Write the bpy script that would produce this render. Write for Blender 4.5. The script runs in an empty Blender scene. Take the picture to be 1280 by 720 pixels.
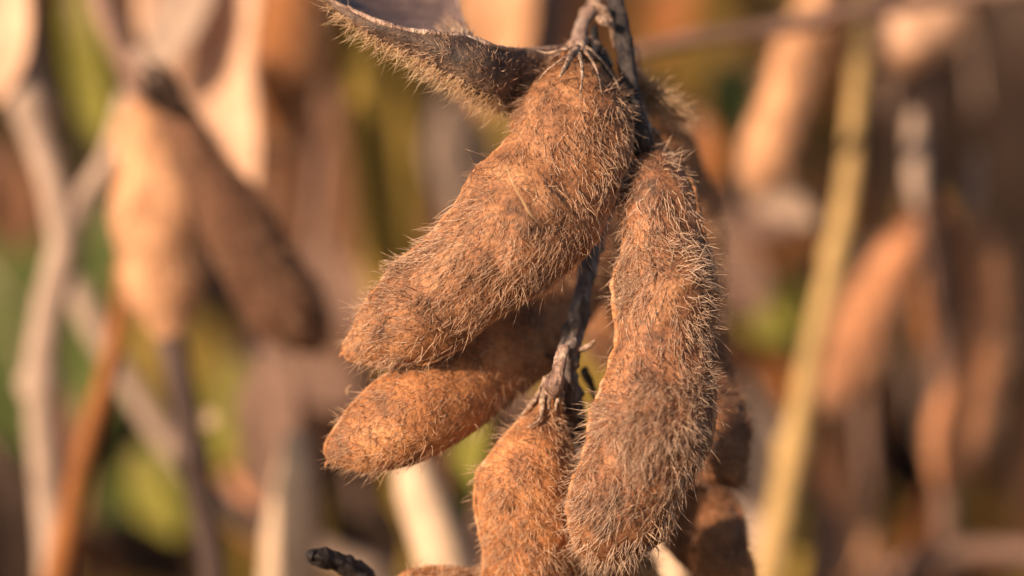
import bpy, math
import numpy as np
from mathutils import Vector, noise

sc = bpy.context.scene
col = sc.collection
R = math.radians
rng = np.random.default_rng(7)

# ------------------------------------------------------------------ camera
PITCH, D0, FW = R(12), 0.27, 0.098          # focus distance and frame width there, in metres
CAM = np.array([0.0, 0.0, 0.46])
cd = bpy.data.cameras.new('camera')
cd.lens, cd.sensor_width = 36 * D0 / FW, 36
cd.clip_start, cd.clip_end = 0.01, 400
cd.dof.use_dof = True
cd.dof.focus_distance = D0 - 0.0065
cd.dof.aperture_fstop = 8.4
cd.dof.aperture_blades = 0
cam = bpy.data.objects.new('camera', cd); col.objects.link(cam)
cam.location = CAM; cam.rotation_euler = (math.pi / 2 - PITCH, 0, 0)
sc.camera = cam
FWD = np.array([0, math.cos(PITCH), -math.sin(PITCH)])
UP = np.array([0, math.sin(PITCH), math.cos(PITCH)])
RT = np.array([1.0, 0, 0])

# ------------------------------------------------------------------ sky, sun, exposure
SUN = np.array([-0.74, -0.60, 0.43]); SUN /= np.linalg.norm(SUN)
world = bpy.data.worlds.new('World'); sc.world = world; world.use_nodes = True
wn = world.node_tree
sky = wn.nodes.new('ShaderNodeTexSky'); sky.sky_type = 'NISHITA'; sky.sun_disc = False
sky.sun_elevation = math.asin(SUN[2]); sky.sun_rotation = math.atan2(SUN[0], SUN[1]) % (2 * math.pi)
sky.dust_density = 2.0; sky.ozone_density = 0.6
wn.links.new(sky.outputs[0], wn.nodes['Background'].inputs[0])
wn.nodes['Background'].inputs[1].default_value = 0.08
sl = bpy.data.lights.new('sun', 'SUN'); sl.energy = 5.0; sl.angle = R(0.53); sl.color = (1.0, 0.785, 0.58)
so = bpy.data.objects.new('sun', sl); col.objects.link(so)
so.rotation_euler = Vector(-SUN).to_track_quat('-Z', 'Y').to_euler()
sc.view_settings.view_transform = 'Standard'; sc.view_settings.look = 'None'
sc.view_settings.exposure = 0.6; sc.view_settings.gamma = 1
sc.cycles.max_bounces = 6; sc.cycles.diffuse_bounces = 3; sc.cycles.transmission_bounces = 4
sc.cycles.use_denoising = True

# ------------------------------------------------------------------ helpers
PX = FW / 1280.0                             # one photo pixel at the focus distance

def W(px, py, d=0.0):
    """photo pixel + distance behind the focus plane (mm) -> world point"""
    D = D0 + d * 0.001
    k = D / D0
    return CAM + FWD * D + RT * ((px - 640) * PX * k) + UP * ((360 - py) * PX * k)

def RW(r, d=0.0):
    return r * PX * (D0 + d * 0.001) / D0

def catmull(pts, n, cluster=False):
    """pts (k,m) array -> n rows, Catmull-Rom over cumulative distance of the first three columns"""
    pts = np.asarray(pts, float); k = len(pts)
    seg = np.linalg.norm(np.diff(pts[:, :3], axis=0), axis=1); t = np.concatenate([[0], np.cumsum(seg)])
    u = np.linspace(0, 1, n)
    if cluster: u = 0.5 - 0.5 * np.cos(u * np.pi) * (0.75 + 0.25 * np.abs(np.cos(u * np.pi)))
    q = u * t[-1]
    m = np.zeros_like(pts)
    m[1:-1] = (pts[2:] - pts[:-2]) / (t[2:] - t[:-2])[:, None]
    m[0] = (pts[1] - pts[0]) / (t[1] - t[0]); m[-1] = (pts[-1] - pts[-2]) / (t[-1] - t[-2])
    i = np.clip(np.searchsorted(t, q, side='right') - 1, 0, k - 2)
    h = (t[i + 1] - t[i])[:, None]; s = ((q - t[i])[:, None]) / h
    return ((2*s**3 - 3*s**2 + 1) * pts[i] + (s**3 - 2*s**2 + s) * h * m[i]
            + (-2*s**3 + 3*s**2) * pts[i + 1] + (s**3 - s**2) * h * m[i + 1])

def nrm(a): return a / np.maximum(np.linalg.norm(a, axis=-1, keepdims=True), 1e-12)

def fill_mesh(name, V, faces_by_size, mats, smooth=True):
    """fast mesh from numpy: faces_by_size = list of (n, k) index arrays"""
    me = bpy.data.meshes.new(name)
    V = np.asarray(V, np.float32)
    me.vertices.add(len(V)); me.vertices.foreach_set('co', V.ravel())
    loops = np.concatenate([f.ravel() for f in faces_by_size]).astype(np.int32)
    tot = np.concatenate([np.full(len(f), f.shape[1]) for f in faces_by_size]).astype(np.int32)
    start = np.concatenate([[0], np.cumsum(tot)[:-1]]).astype(np.int32)
    me.loops.add(len(loops)); me.loops.foreach_set('vertex_index', loops)
    me.polygons.add(len(tot)); me.polygons.foreach_set('loop_start', start)
    me.update(calc_edges=True); me.validate()
    me.polygons.foreach_set('use_smooth', np.full(len(me.polygons), smooth))
    for m in (mats if isinstance(mats, (list, tuple)) else [mats]): me.materials.append(m)
    return me

def link(name, me, parent=None, **props):
    o = bpy.data.objects.new(name, me); col.objects.link(o)
    if parent is not None:
        o.parent = parent
        o.matrix_parent_inverse = PINV[parent.name]
    for k, v in props.items(): o[k] = v
    return o

PINV = {}
from mathutils import Matrix
def thing(name, base, label, cat, group=None):
    o = bpy.data.objects.new(name, None); col.objects.link(o)
    o.empty_display_size = 0.005
    o.location = Vector(base)
    PINV[o.name] = Matrix.Translation(-Vector(base))
    o['label'] = label; o['category'] = cat
    if group: o['group'] = group
    return o

def grid_faces(M, N, closed):
    i = np.arange(M - 1)[:, None]; j = np.arange(N if closed else N - 1)[None, :]
    a = i * N + j; b = i * N + (j + 1) % N
    return np.stack([a, b, b + N, a + N], -1).reshape(-1, 4)

def grid_normals(P, closed):
    if closed:
        du = np.roll(P, -1, 1) - np.roll(P, 1, 1)
    else:
        du = np.gradient(P, axis=1)
    dv = np.gradient(P, axis=0)
    return nrm(np.cross(dv, du))

def fbm(P, scale, octs=3, seed=0.0):
    flat = P.reshape(-1, 3) * scale + seed
    out = np.zeros(len(flat)); amp = 1.0
    for o in range(octs):
        out += amp * np.array([noise.noise(Vector(p)) for p in flat * 2.0 ** o]); amp *= 0.5
    return out.reshape(P.shape[:-1])

# ------------------------------------------------------------------ materials
def nodes(name):
    m = bpy.data.materials.new(name); m.use_nodes = True
    nt = m.node_tree; b = nt.nodes['Principled BSDF']
    return m, nt, b

def ramp(nt, src, stops):
    r = nt.nodes.new('ShaderNodeValToRGB'); nt.links.new(src, r.inputs[0])
    e = r.color_ramp.elements
    e[0].position, e[0].color = stops[0][0], (*stops[0][1], 1)
    e[1].position, e[1].color = stops[-1][0], (*stops[-1][1], 1)
    for p, c in stops[1:-1]:
        n = e.new(p); n.color = (*c, 1)
    return r

def noise_tex(nt, scale, detail=4, rough=0.6, stretch=None):
    tc = nt.nodes.new('ShaderNodeTexCoord'); src = tc.outputs['Object']
    if stretch:
        mp = nt.nodes.new('ShaderNodeMapping'); mp.inputs['Scale'].default_value = stretch
        nt.links.new(src, mp.inputs[0]); src = mp.outputs[0]
    n = nt.nodes.new('ShaderNodeTexNoise'); n.inputs['Scale'].default_value = scale
    n.inputs['Detail'].default_value = detail; n.inputs['Roughness'].default_value = rough
    nt.links.new(src, n.inputs['Vector'])
    return n

def skin_mat(name, dark, mid, light, scale=260, rough=0.62, bump=0.5, fine=2600, spots=0.35, stretch=None, trans=0.0, spec=0.35):
    """dry plant skin: blotches, fine speckle, wrinkle bump"""
    m, nt, b = nodes(name); L = nt.links
    n1 = noise_tex(nt, scale, 5, 0.65, stretch)
    r1 = ramp(nt, n1.outputs['Fac'], [(0.32, dark), (0.5, mid), (0.68, light)])
    n2 = noise_tex(nt, fine, 3, 0.7, stretch)
    r2 = ramp(nt, n2.outputs['Fac'], [(0.36, (1 - spots,) * 3), (0.6, (1.12,) * 3)])
    mx = nt.nodes.new('ShaderNodeMixRGB'); mx.blend_type = 'MULTIPLY'; mx.inputs[0].default_value = 1
    L.new(r1.outputs[0], mx.inputs[1]); L.new(r2.outputs[0], mx.inputs[2])
    L.new(mx.outputs[0], b.inputs['Base Color'])
    b.inputs['Roughness'].default_value = rough
    b.inputs['Specular IOR Level'].default_value = spec
    bp = nt.nodes.new('ShaderNodeBump'); bp.inputs['Strength'].default_value = bump
    bp.inputs['Distance'].default_value = 0.0004
    ad = nt.nodes.new('ShaderNodeMath'); ad.operation = 'ADD'
    L.new(n1.outputs['Fac'], ad.inputs[0]); L.new(n2.outputs['Fac'], ad.inputs[1])
    L.new(ad.outputs[0], bp.inputs['Height']); L.new(bp.outputs[0], b.inputs['Normal'])
    if trans > 0:
        tr = nt.nodes.new('ShaderNodeBsdfTranslucent'); L.new(mx.outputs[0], tr.inputs['Color'])
        ms = nt.nodes.new('ShaderNodeMixShader'); ms.inputs[0].default_value = trans
        L.new(b.outputs[0], ms.inputs[1]); L.new(tr.outputs[0], ms.inputs[2])
        L.new(ms.outputs[0], nt.nodes['Material Output'].inputs[0])
    return m

def hair_mat(name, dark, light, rough=0.33, trans=0.35):
    m, nt, b = nodes(name); L = nt.links
    at = nt.nodes.new('ShaderNodeAttribute'); at.attribute_name = 'strand'
    n = noise_tex(nt, 170, 3)
    ad = nt.nodes.new('ShaderNodeMath'); ad.operation = 'MULTIPLY_ADD'; ad.inputs[1].default_value = 0.55
    L.new(at.outputs['Fac'], ad.inputs[0])
    sb = nt.nodes.new('ShaderNodeMath'); sb.operation = 'MULTIPLY'; sb.inputs[1].default_value = 0.6
    L.new(n.outputs['Fac'], sb.inputs[0]); L.new(sb.outputs[0], ad.inputs[2])
    r = ramp(nt, ad.outputs[0], [(0.2, dark), (0.85, light)])
    L.new(r.outputs[0], b.inputs['Base Color'])
    b.inputs['Roughness'].default_value = rough; b.inputs['Specular IOR Level'].default_value = 0.8
    tr = nt.nodes.new('ShaderNodeBsdfTranslucent'); L.new(r.outputs[0], tr.inputs['Color'])
    ms = nt.nodes.new('ShaderNodeMixShader'); ms.inputs[0].default_value = trans
    L.new(b.outputs[0], ms.inputs[1]); L.new(tr.outputs[0], ms.inputs[2])
    L.new(ms.outputs[0], nt.nodes['Material Output'].inputs[0])
    return m

M_POD = skin_mat('pod_skin_russet', (0.08, 0.035, 0.017), (0.31, 0.125, 0.050), (0.48, 0.22, 0.095), spots=0.5)
M_PODG = skin_mat('pod_skin_grey_brown', (0.075, 0.036, 0.020), (0.28, 0.112, 0.048), (0.47, 0.21, 0.095), spots=0.5)
M_PODO = skin_mat('pod_skin_orange', (0.15, 0.058, 0.022), (0.41, 0.155, 0.053), (0.56, 0.255, 0.10))
M_PODD = skin_mat('pod_skin_shaded', (0.10, 0.042, 0.02), (0.25, 0.105, 0.046), (0.38, 0.17, 0.075))  # darker skin copy, carries the shade behind the long pod
M_SEAM = skin_mat('pod_seam', (0.24, 0.09, 0.03), (0.46, 0.19, 0.07), (0.62, 0.34, 0.19), scale=500)
M_SHELL = skin_mat('open_shell_skin', (0.035, 0.02, 0.015), (0.10, 0.058, 0.04), (0.20, 0.12, 0.08), scale=420)
M_INNER = skin_mat('shell_lining', (0.06, 0.038, 0.034), (0.11, 0.07, 0.062), (0.19, 0.12, 0.10), scale=200, fine=1500, spots=0.2, bump=0.3, rough=0.5)
M_STEMD = skin_mat('stem_dark', (0.010, 0.006, 0.005), (0.026, 0.016, 0.013), (0.085, 0.06, 0.05), scale=700, stretch=(1, 1, 0.22), bump=0.9, spots=0.5)
M_STEMG = skin_mat('stem_grey', (0.04, 0.026, 0.020), (0.16, 0.11, 0.09), (0.42, 0.33, 0.28), scale=800, stretch=(1, 1, 0.2), bump=0.9, spots=0.5)
M_STEMP = skin_mat('stalk_pale', (0.16, 0.085, 0.06), (0.40, 0.24, 0.17), (0.62, 0.44, 0.33), scale=700, stretch=(1, 1, 0.3), bump=0.9, spots=0.5)
M_CALYX = skin_mat('calyx_fibrous', (0.13, 0.07, 0.045), (0.38, 0.23, 0.15), (0.60, 0.42, 0.30), scale=900, bump=1.0, spots=0.55)
H_TAN = hair_mat('hair_tan', (0.36, 0.165, 0.080), (0.95, 0.645, 0.42))
H_PALE = hair_mat('hair_pale', (0.36, 0.17, 0.09), (0.95, 0.68, 0.47))
H_ORG = hair_mat('hair_orange', (0.48, 0.21, 0.085), (0.95, 0.65, 0.41))
H_DARK = hair_mat('hair_dark', (0.26, 0.11, 0.055), (0.60, 0.33, 0.19))
H_GOLD = hair_mat('hair_gold', (0.60, 0.34, 0.15), (0.92, 0.66, 0.40))

# ------------------------------------------------------------------ builders
def tube_mesh(name, pts, mat, N=12, M=40, rough=0.0, ridges=0, sc_=600, seed=0.0, cap=True):
    """pts: (x,y,z,r) world; ring tube with lumps and lengthwise ridges"""
    Q = catmull(pts, M); C, r = Q[:, :3], np.maximum(Q[:, 3], 1e-6)
    T = nrm(np.gradient(C, axis=0))
    ref = np.array([0.13, -0.9, 0.31]); S = nrm(np.cross(T, ref)); B = np.cross(S, T)
    th = np.linspace(0, 2 * np.pi, N, endpoint=False)
    prof = np.ones(N) + (0.16 * np.cos(ridges * th) if ridges else 0)
    P = C[:, None] + (S[:, None] * np.cos(th)[None, :, None] + B[:, None] * np.sin(th)[None, :, None]) * (r[:, None] * prof[None])[..., None]
    if rough > 0:
        f = fbm(P, sc_, 3, seed)
        P = P + (P - C[:, None]) * (f * rough)[..., None]
    V = np.concatenate([P.reshape(-1, 3), C[:1], C[-1:]])
    F = [grid_faces(M, N, True)]
    j = np.arange(N); a = M * N
    F.append(np.concatenate([np.stack([np.full(N, a), (j + 1) % N, j], -1),
                             np.stack([np.full(N, a + 1), (M - 1) * N + j, (M - 1) * N + (j + 1) % N], -1)]))
    return fill_mesh(name, V, F, mat)

def strands(name, root, nor, tan, n, length, radius, mat, lift=0.6, lay=0.5, jitter=0.35, bend=0.6, K=4,
            swirl=0.35, drop=0.0, rg=None):
    """thousands of tapered three-sided hairs in one mesh"""
    rg = rg or rng
    L = length * (0.35 + 0.9 * rg.random(n) ** 0.8)
    sw = np.stack([fbm(root, 170, 2, 3.1), fbm(root, 170, 2, 9.7), fbm(root, 170, 2, 17.3)], -1) * 2.0 * swirl if swirl else 0
    up_ = (0.45 + 1.6 * rg.random(n) ** 2.0)[:, None]
    d0 = nrm(nor * lift * up_ + tan * lay / np.sqrt(up_) + rg.normal(size=(n, 3)) * jitter + sw)
    bd = tan * bend + rg.normal(size=(n, 3)) * 0.7 + np.array([0, 0, -1.0]) * drop
    s = np.linspace(0, 1, K + 1)
    C = root[:, None] + L[:, None, None] * (d0[:, None] * s[None, :, None] + bd[:, None] * (0.38 * s ** 2)[None, :, None])
    C -= nor[:, None] * (radius * 1.2)
    T = nrm(np.gradient(C, axis=1))
    ref = nrm(rg.normal(size=(n, 3)))
    S = nrm(np.cross(T, ref[:, None])); B = np.cross(S, T)
    rad = radius * (0.7 + 0.6 * rg.random(n))
    taper = 1 - 0.8 * s ** 1.5
    V = []
    for a in (0, 2 * np.pi / 3, 4 * np.pi / 3):
        V.append(C[:, :K] + (S[:, :K] * math.cos(a) + B[:, :K] * math.sin(a)) * (rad[:, None] * taper[None, :K])[..., None])
    V = np.stack(V, 2).reshape(n, K * 3, 3)
    V = np.concatenate([V, C[:, K:]], 1)
    per = K * 3 + 1
    q = []
    for k in range(K - 1):
        for a in range(3):
            b = (a + 1) % 3
            q.append((k*3+a, k*3+b, (k+1)*3+b, (k+1)*3+a))
    t = [((K-1)*3+a, (K-1)*3+(a+1) % 3, K*3) for a in range(3)]
    off = (np.arange(n) * per)[:, None, None]
    me = fill_mesh(name, V.reshape(-1, 3), [(np.array(q)[None] + off).reshape(-1, 4), (np.array(t)[None] + off).reshape(-1, 3)], mat)
    at = me.attributes.new('strand', 'FLOAT', 'POINT')
    at.data.foreach_set('value', np.repeat(rg.random(n), per).astype(np.float32))
    return me

def sample_grid(P, Nn, n, closed, weight=None, rg=None):
    rg = rg or rng
    M, N = P.shape[:2]
    Pn = np.roll(P, -1, 1) if closed else P[:, 1:]
    P0 = P if closed else P[:, :-1]
    area = np.linalg.norm(np.cross(Pn[:-1] - P0[:-1], P0[1:] - P0[:-1]), axis=-1)
    if weight is not None: area = area * weight[:area.shape[0], :area.shape[1]]
    c = np.cumsum(area.ravel()); k = np.searchsorted(c, rg.random(n) * c[-1]); k = np.clip(k, 0, area.size - 1)
    i, j = k // area.shape[1], k % area.shape[1]
    u, v = rg.random(n)[:, None], rg.random(n)[:, None]
    j1 = (j + 1) % N
    def bl(A): return (A[i, j] * (1-u) + A[i, j1] * u) * (1-v) + (A[i+1, j] * (1-u) + A[i+1, j1] * u) * v
    dv = np.gradient(P, axis=0)
    return bl(P), nrm(bl(Nn)), nrm(bl(dv)), i / M, j / N

def pod(label, pts, mat, hmat, nh, hlen=24, hrad=0.85, thick=0.72, beans=3, bump=0.09, roll=0.0, M=90, N=64,
        lump=0.035, seams=(1,), stalk=None, calyx=None, group=None, lift=0.75, lay=0.5, drop=0.0, seed=0.0,
        K=4, backhair=0.35, tip=True, jitter=0.33, swirl=0.3, wr=1.0, crease=0.05, seam_w=3.2, seam_r=0.0, flat=0.85, name='soybean_pod',
        seam_hair=0.5, extra=None):
    """pts: (px, py, depth_mm, half width px). seams: +1 = side of S (right of travel), -1 the other."""
    wp = np.array([[*W(x, y, d), RW(r, d) ** 2, RW(r, d)] for x, y, d, r in pts])
    Q = catmull(wp, M, True); C = Q[:, :3]; hw = np.sqrt(np.clip(Q[:, 3], 1e-9, None))
    neck = np.clip(1 - np.linspace(0, 1, M) / 0.3, 0, 1)          # tapering neck, rounded tip
    hw = hw * (1 - neck) + np.clip(Q[:, 4], 3e-5, None) * neck
    T = nrm(np.gradient(C, axis=0))
    S = nrm(np.cross(T, FWD)); B = np.cross(T, S)          # S in the picture plane, B towards or away from the viewer
    if roll:
        S, B = S * math.cos(roll) + B * math.sin(roll), B * math.cos(roll) - S * math.sin(roll)
    seglen = np.linalg.norm(np.diff(C, axis=0), axis=1); s = np.concatenate([[0], np.cumsum(seglen)]); s /= s[-1]
    bean = 0.5 - 0.5 * np.cos(2 * np.pi * (s * beans + 0.02))
    th = np.linspace(0, 2 * np.pi, N, endpoint=False)
    cx = np.cos(th); cy = np.sign(np.sin(th)) * np.abs(np.sin(th)) ** (1 / flat)
    # lens-like section, pinched at the two seams
    cxx = cx * (1 + crease * np.exp(-(np.sin(th) / 0.16) ** 2))
    tk = thick * hw * (1 - bump + 2 * bump * bean)
    wd = hw * (1 - 0.45 * bump + 0.8 * bump * bean)
    P = C[:, None] + S[:, None] * (wd[:, None] * cxx[None])[..., None] + B[:, None] * (tk[:, None] * cy[None])[..., None]
    rad = nrm(P - C[:, None])
    f = fbm(P, 230, 3, seed) + 0.30 * fbm(P * np.array([1, 1, 2.2]), 900, 2, seed + 5)
    P = P + rad * (f * lump * wr * hw[:, None])[..., None]
    base = P[0].mean(0)
    root = thing(name, base, label, 'pod', group)
    Nn = grid_normals(P, True)
    if ((Nn * rad).sum(-1)).mean() < 0: Nn = -Nn
    V = np.concatenate([P.reshape(-1, 3), C[:1], C[-1:]]); j = np.arange(N); a = M * N
    caps = np.concatenate([np.stack([np.full(N, a), (j + 1) % N, j], -1), np.stack([np.full(N, a + 1), (M-1)*N + j, (M-1)*N + (j+1) % N], -1)])
    link('pod_shell', fill_mesh('pod_shell', V, [grid_faces(M, N, True), caps], mat), root)
    # seams: raised ribs along the pinched edges
    for sd in seams:
        jj = 0 if sd > 0 else N // 2
        ln = P[3:-2, jj] + rad[3:-2, jj] * RW(seam_r)
        rr = np.full(len(ln), RW(seam_w)); rr[-4:] *= 0.6; rr[:3] *= 0.7
        link('seam', tube_mesh('seam', np.column_stack([ln, rr]), M_SEAM, N=8, M=M, rough=0.5, sc_=900, seed=seed), root)
    if tip:
        e = C[-1]; d = T[-3]
        p = [np.append(e - d * RW(8), RW(4.5)), np.append(e + d * RW(2), RW(3)), np.append(e + d * RW(6) + np.array([0, 0, -1]) * RW(2), RW(0.8))]
        link('beak', tube_mesh('beak', np.array(p), M_SEAM, N=8, M=10, rough=0.4), root)
    # hair: denser on the near face, thin on the seam
    facing = 0.5 + 0.5 * (Nn @ -FWD)
    wgt = backhair + (1 - backhair) * np.clip(facing * 1.6, 0, 1)
    clump = fbm(P, 420, 2, seed + 11); wgt = wgt * np.clip(1 + 1.2 * clump, 0.15, 2) * np.clip(1 + 1.1 * fbm(P, 130, 2, seed + 31), 0.4, 2)
    wgt = wgt * (1 - (1 - seam_hair) * np.exp(-(np.sin(th) / 0.10) ** 2))[None]
    ends = np.clip(np.minimum(s / 0.05, 1), 0.25, 1); wgt = wgt * ends[:, None]
    if calyx: wgt[:np.searchsorted(s, calyx[3] * 0.6)] *= 0.2
    rg = np.random.default_rng(int(seed * 10) + 3)
    r_, n_, t_, si, ji = sample_grid(P, Nn, nh, True, wgt, rg)
    link('hair', strands('hair', r_, n_, t_, nh, RW(hlen), RW(hrad), hmat, lift, lay, jitter, K=K, swirl=swirl, drop=drop, rg=rg), root, kind='stuff')
    if extra:      # a second population: short dense under-fuzz
        n2, l2, m2 = extra
        r_, n_, t_, si, ji = sample_grid(P, Nn, n2, True, wgt, rg)
        link('undercoat', strands('undercoat', r_, n_, t_, n2, RW(l2), RW(hrad * 0.8), m2, lift * 0.6, lay * 1.4, jitter * 1.3, K=3, swirl=swirl, rg=rg), root, kind='stuff')
    if stalk:
        sp = np.array([[*W(x, y, d), RW(r, d)] for x, y, d, r in stalk])
        link('stalk', tube_mesh('stalk', sp, M_STEMP, N=14, M=40, rough=0.35, ridges=3, seed=seed), root)
    if calyx:      # dry sepals clasping the neck: strips that follow the surface
        cm, cnt, row0, row1, wpx = calyx
        for q in range(cnt):
            j0 = (q + 0.5) / cnt * N + rg.uniform(-2, 2); i1 = np.searchsorted(s, row1 * rg.uniform(0.6, 1.2)); rows = np.arange(np.searchsorted(s, row0), i1)
            line, nn, sd_ = [], [], []
            for k, ii in enumerate(rows):
                jj = int(round(j0 + 3 * math.sin(k * 0.35 + q))) % N
                line.append(P[ii, jj] + Nn[ii, jj] * RW(2.2 + 4.5 * k / len(rows))); nn.append(Nn[ii, jj])
            line, nn = np.array(line), nrm(np.array(nn)); tt = nrm(np.gradient(line, axis=0)); ss = np.cross(tt, nn)
            w = RW(wpx) * np.clip(1 - (np.linspace(0, 1, len(rows))) ** 1.6, 0.05, 1)
            cols = np.linspace(-1, 1, 7)
            G = line[:, None] + ss[:, None] * (w[:, None] * cols[None])[..., None] + nn[:, None] * (RW(1.6) * (1 - cols ** 2))[None, :, None]
            G = G + nn[:, None] * (fbm(G, 1500, 2, q) * RW(2.0))[..., None]
            me = fill_mesh('sepal', G.reshape(-1, 3), [grid_faces(len(rows), 7, False)], cm)
            o = link('sepal', me, root)
            md = o.modifiers.new('thickness', 'SOLIDIFY'); md.thickness = RW(2.0); md.offset = 0
    return root, P, Nn, C

def stem(label, pts, mat, N=10, M=60, rough=0.12, ridges=0, seed=0.0, name='soybean_plant', cat='plant', ground=False, group=None, nodes_=0, branches=()):
    wp = [np.array([*W(x, y, d), RW(r, d)]) for x, y, d, r in pts]
    if ground:
        p = wp[-1]; v = wp[-1] - wp[-2]
        k = min(2.0, (p[2]) / max(1e-3, abs(v[2])))
        wp.append(np.array([p[0] + v[0] * k * 0.35, p[1] + 0.03, -0.01, p[3] * 1.15]))
    wp = np.array(wp)
    root = thing(name, wp[0][:3], label, cat, group)
    link('stalk', tube_mesh('stalk', wp, mat, N=N, M=M, rough=rough, ridges=ridges, seed=seed, sc_=300), root)
    for q in range(nodes_):    # swollen nodes
        t = (q + 0.6) / (nodes_ + 0.4); Q = catmull(wp[:len(pts)], 100); c = Q[int(t * 99)]; d = nrm(Q[min(99, int(t * 99) + 1), :3] - Q[int(t * 99) - 1, :3])
        L = c[3] * 1.6
        nb = np.array([np.append(c[:3] - d * L, c[3] * 0.9), np.append(c[:3], c[3] * 1.35), np.append(c[:3] + d * L, c[3] * 0.9)])
        link('node', tube_mesh('node', nb, mat, N=N, M=8, rough=0.2), root)
    for b in branches:
        bp = np.array([[*W(x, y, d), RW(r, d)] for x, y, d, r in b])
        link('branch', tube_mesh('branch', bp, mat, N=8, M=24, rough=rough, seed=seed + 1), root)
    return root

def leaf(label, pts, mat, camber=0.25, curl=0.0, twist=0.0, name='dry_leaf', cat='leaf', stalk=None, M=28, N=13, wav=0.12, seed=0.0, tilt=0.0):
    wp = np.array([[*W(x, y, d), RW(r, d)] for x, y, d, r in pts])
    Q = catmull(wp, M); C, hw = Q[:, :3], np.clip(Q[:, 3], 1e-5, None)
    T = nrm(np.gradient(C, axis=0)); S = nrm(np.cross(T, FWD)); B = np.cross(T, S)
    tl = tilt + twist * np.linspace(0, 1, M)[:, None]
    S2 = S * np.cos(tl) + B * np.sin(tl); B2 = B * np.cos(tl) - S * np.sin(tl)
    c = np.linspace(-1, 1, N)
    G = C[:, None] + S2[:, None] * (hw[:, None] * c[None])[..., None] + B2[:, None] * (hw[:, None] * (camber * (c ** 2))[None])[..., None]
    G = G + B2[:, None] * (fbm(G, 60, 3, seed) * wav * hw[:, None] * 2)[..., None]
    root = thing(name, C[0], label, cat)
    o = link('blade', fill_mesh('blade', G.reshape(-1, 3), [grid_faces(M, N, False)], mat), root)
    md = o.modifiers.new('thickness', 'SOLIDIFY'); md.thickness = 0.0004; md.offset = 0
    mid = G[:, N // 2] - B2 * 0.0003
    link('midrib', tube_mesh('midrib', np.column_stack([mid, np.linspace(0.0008, 0.0002, M)]), M_STEMP, N=6, M=M), root)
    if stalk:
        sp = np.array([[*W(x, y, d), RW(r, d)] for x, y, d, r in stalk])
        link('leaf_stalk', tube_mesh('leaf_stalk', sp, M_STEMP, N=8, M=16), root)
    return root

# ================================================================== ground
GN = 120
gx = np.sign(np.linspace(-1, 1, GN)) * np.abs(np.linspace(-1, 1, GN)) ** 3.2 * 150
X, Y = np.meshgrid(gx, gx + 0.8, indexing='ij')
Z = np.zeros_like(X); pp = np.stack([X, Y, Z], -1)
Z = fbm(pp, 7.0, 3, 2.0) * 0.012
G = np.stack([X, Y, Z], -1)
m, nt, b = nodes('field_soil'); 
n1 = noise_tex(nt, 9, 8, 0.7); r1 = ramp(nt, n1.outputs['Fac'], [(0.3, (0.03, 0.017, 0.009)), (0.5, (0.07, 0.038, 0.018)), (0.7, (0.12, 0.075, 0.035))])
nt.links.new(r1.outputs[0], b.inputs['Base Color']); b.inputs['Roughness'].default_value = 0.95
link('ground', fill_mesh('ground', G.reshape(-1, 3), [grid_faces(GN, GN, False)], m), kind='structure', label='dry brown field soil under the soybean plants')

# dry undergrowth further back: leaves and stalks too many and too blurred to count
def thicket(name, n, y0, y1, mats, label, seed, zmax=0.45, size=0.02, half=0.75):
    rg = np.random.default_rng(seed)
    y = y0 + (y1 - y0) * rg.random(n); x = (rg.random(n) * 2 - 1) * half * (0.35 + y)
    z = rg.random(n) ** 1.0 * zmax * 1.0
    c = np.stack([x, y, z], -1)
    ax = nrm(rg.normal(size=(n, 3)) * np.array([0.35, 0.35, 1.0])); w = nrm(np.cross(ax, rg.normal(size=(n, 3)))); nn = np.cross(ax, w)
    L = size * (0.6 + 2.2 * rg.random(n))[:, None]; wd = size * (0.18 + 0.4 * rg.random(n))[:, None]
    V = []
    for a, bb, k in ((-1, 0.15, 0), (-0.4, 1, .25), (0.4, 0.9, .2), (1, 0.08, 0)):
        for sgn in (-1, 1):
            V.append(c + ax * L * a + w * wd * bb * sgn + nn * L * k)
    V = np.stack(V, 1).reshape(-1, 3)
    q = np.array([(0, 1, 3, 2), (2, 3, 5, 4), (4, 5, 7, 6)]); off = (np.arange(n) * 8)[:, None, None]
    me = fill_mesh(name, V, [(q[None] + off).reshape(-1, 4)], mats)
    me.polygons.foreach_set('material_index', np.repeat(rg.choice(len(mats), n, p=None), 3).astype(np.int32))
    link(name, me, kind='stuff', label=label)

def simple(name, c, v=0.35, rough=0.8):
    return skin_mat(name, tuple(x * (1 - v) for x in c), c, tuple(min(1, x * (1 + v)) for x in c), scale=90, fine=600, spots=0.2, bump=0.2, rough=rough, spec=0.12)
B_PEACH = simple('dry_husk_peach', (0.62, 0.37, 0.24), 0.15)
B_CREAM = simple('dry_husk_cream', (0.56, 0.38, 0.25), 0.12)
B_ORG = simple('dry_husk_orange', (0.57, 0.29, 0.15), 0.2)
B_RUST = simple('dry_leaf_rust', (0.27, 0.10, 0.032), 0.3)
B_BRN = simple('dry_husk_brown', (0.13, 0.058, 0.030), 0.3)
B_DRK = simple('dry_stalk_and_shade_dark', (0.026, 0.014, 0.009), 0.3)  # also paints the right side's shade into leaf shapes there
B_DPOD = simple('dry_pod_umber', (0.12, 0.056, 0.032), 0.3)
B_OCH = simple('leaf_dark_ochre', (0.13, 0.075, 0.016), 0.35)
B_DKM = simple('dry_stalk_grey_brown', (0.075, 0.047, 0.038), 0.3)
B_DUSK = simple('dry_husk_dusky', (0.42, 0.18, 0.085), 0.35)
B_MAUVE = simple('dry_stalk_mauve', (0.20, 0.115, 0.082), 0.3)
B_BEIGE = simple('dry_stalk_beige', (0.38, 0.26, 0.19), 0.2)
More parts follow.
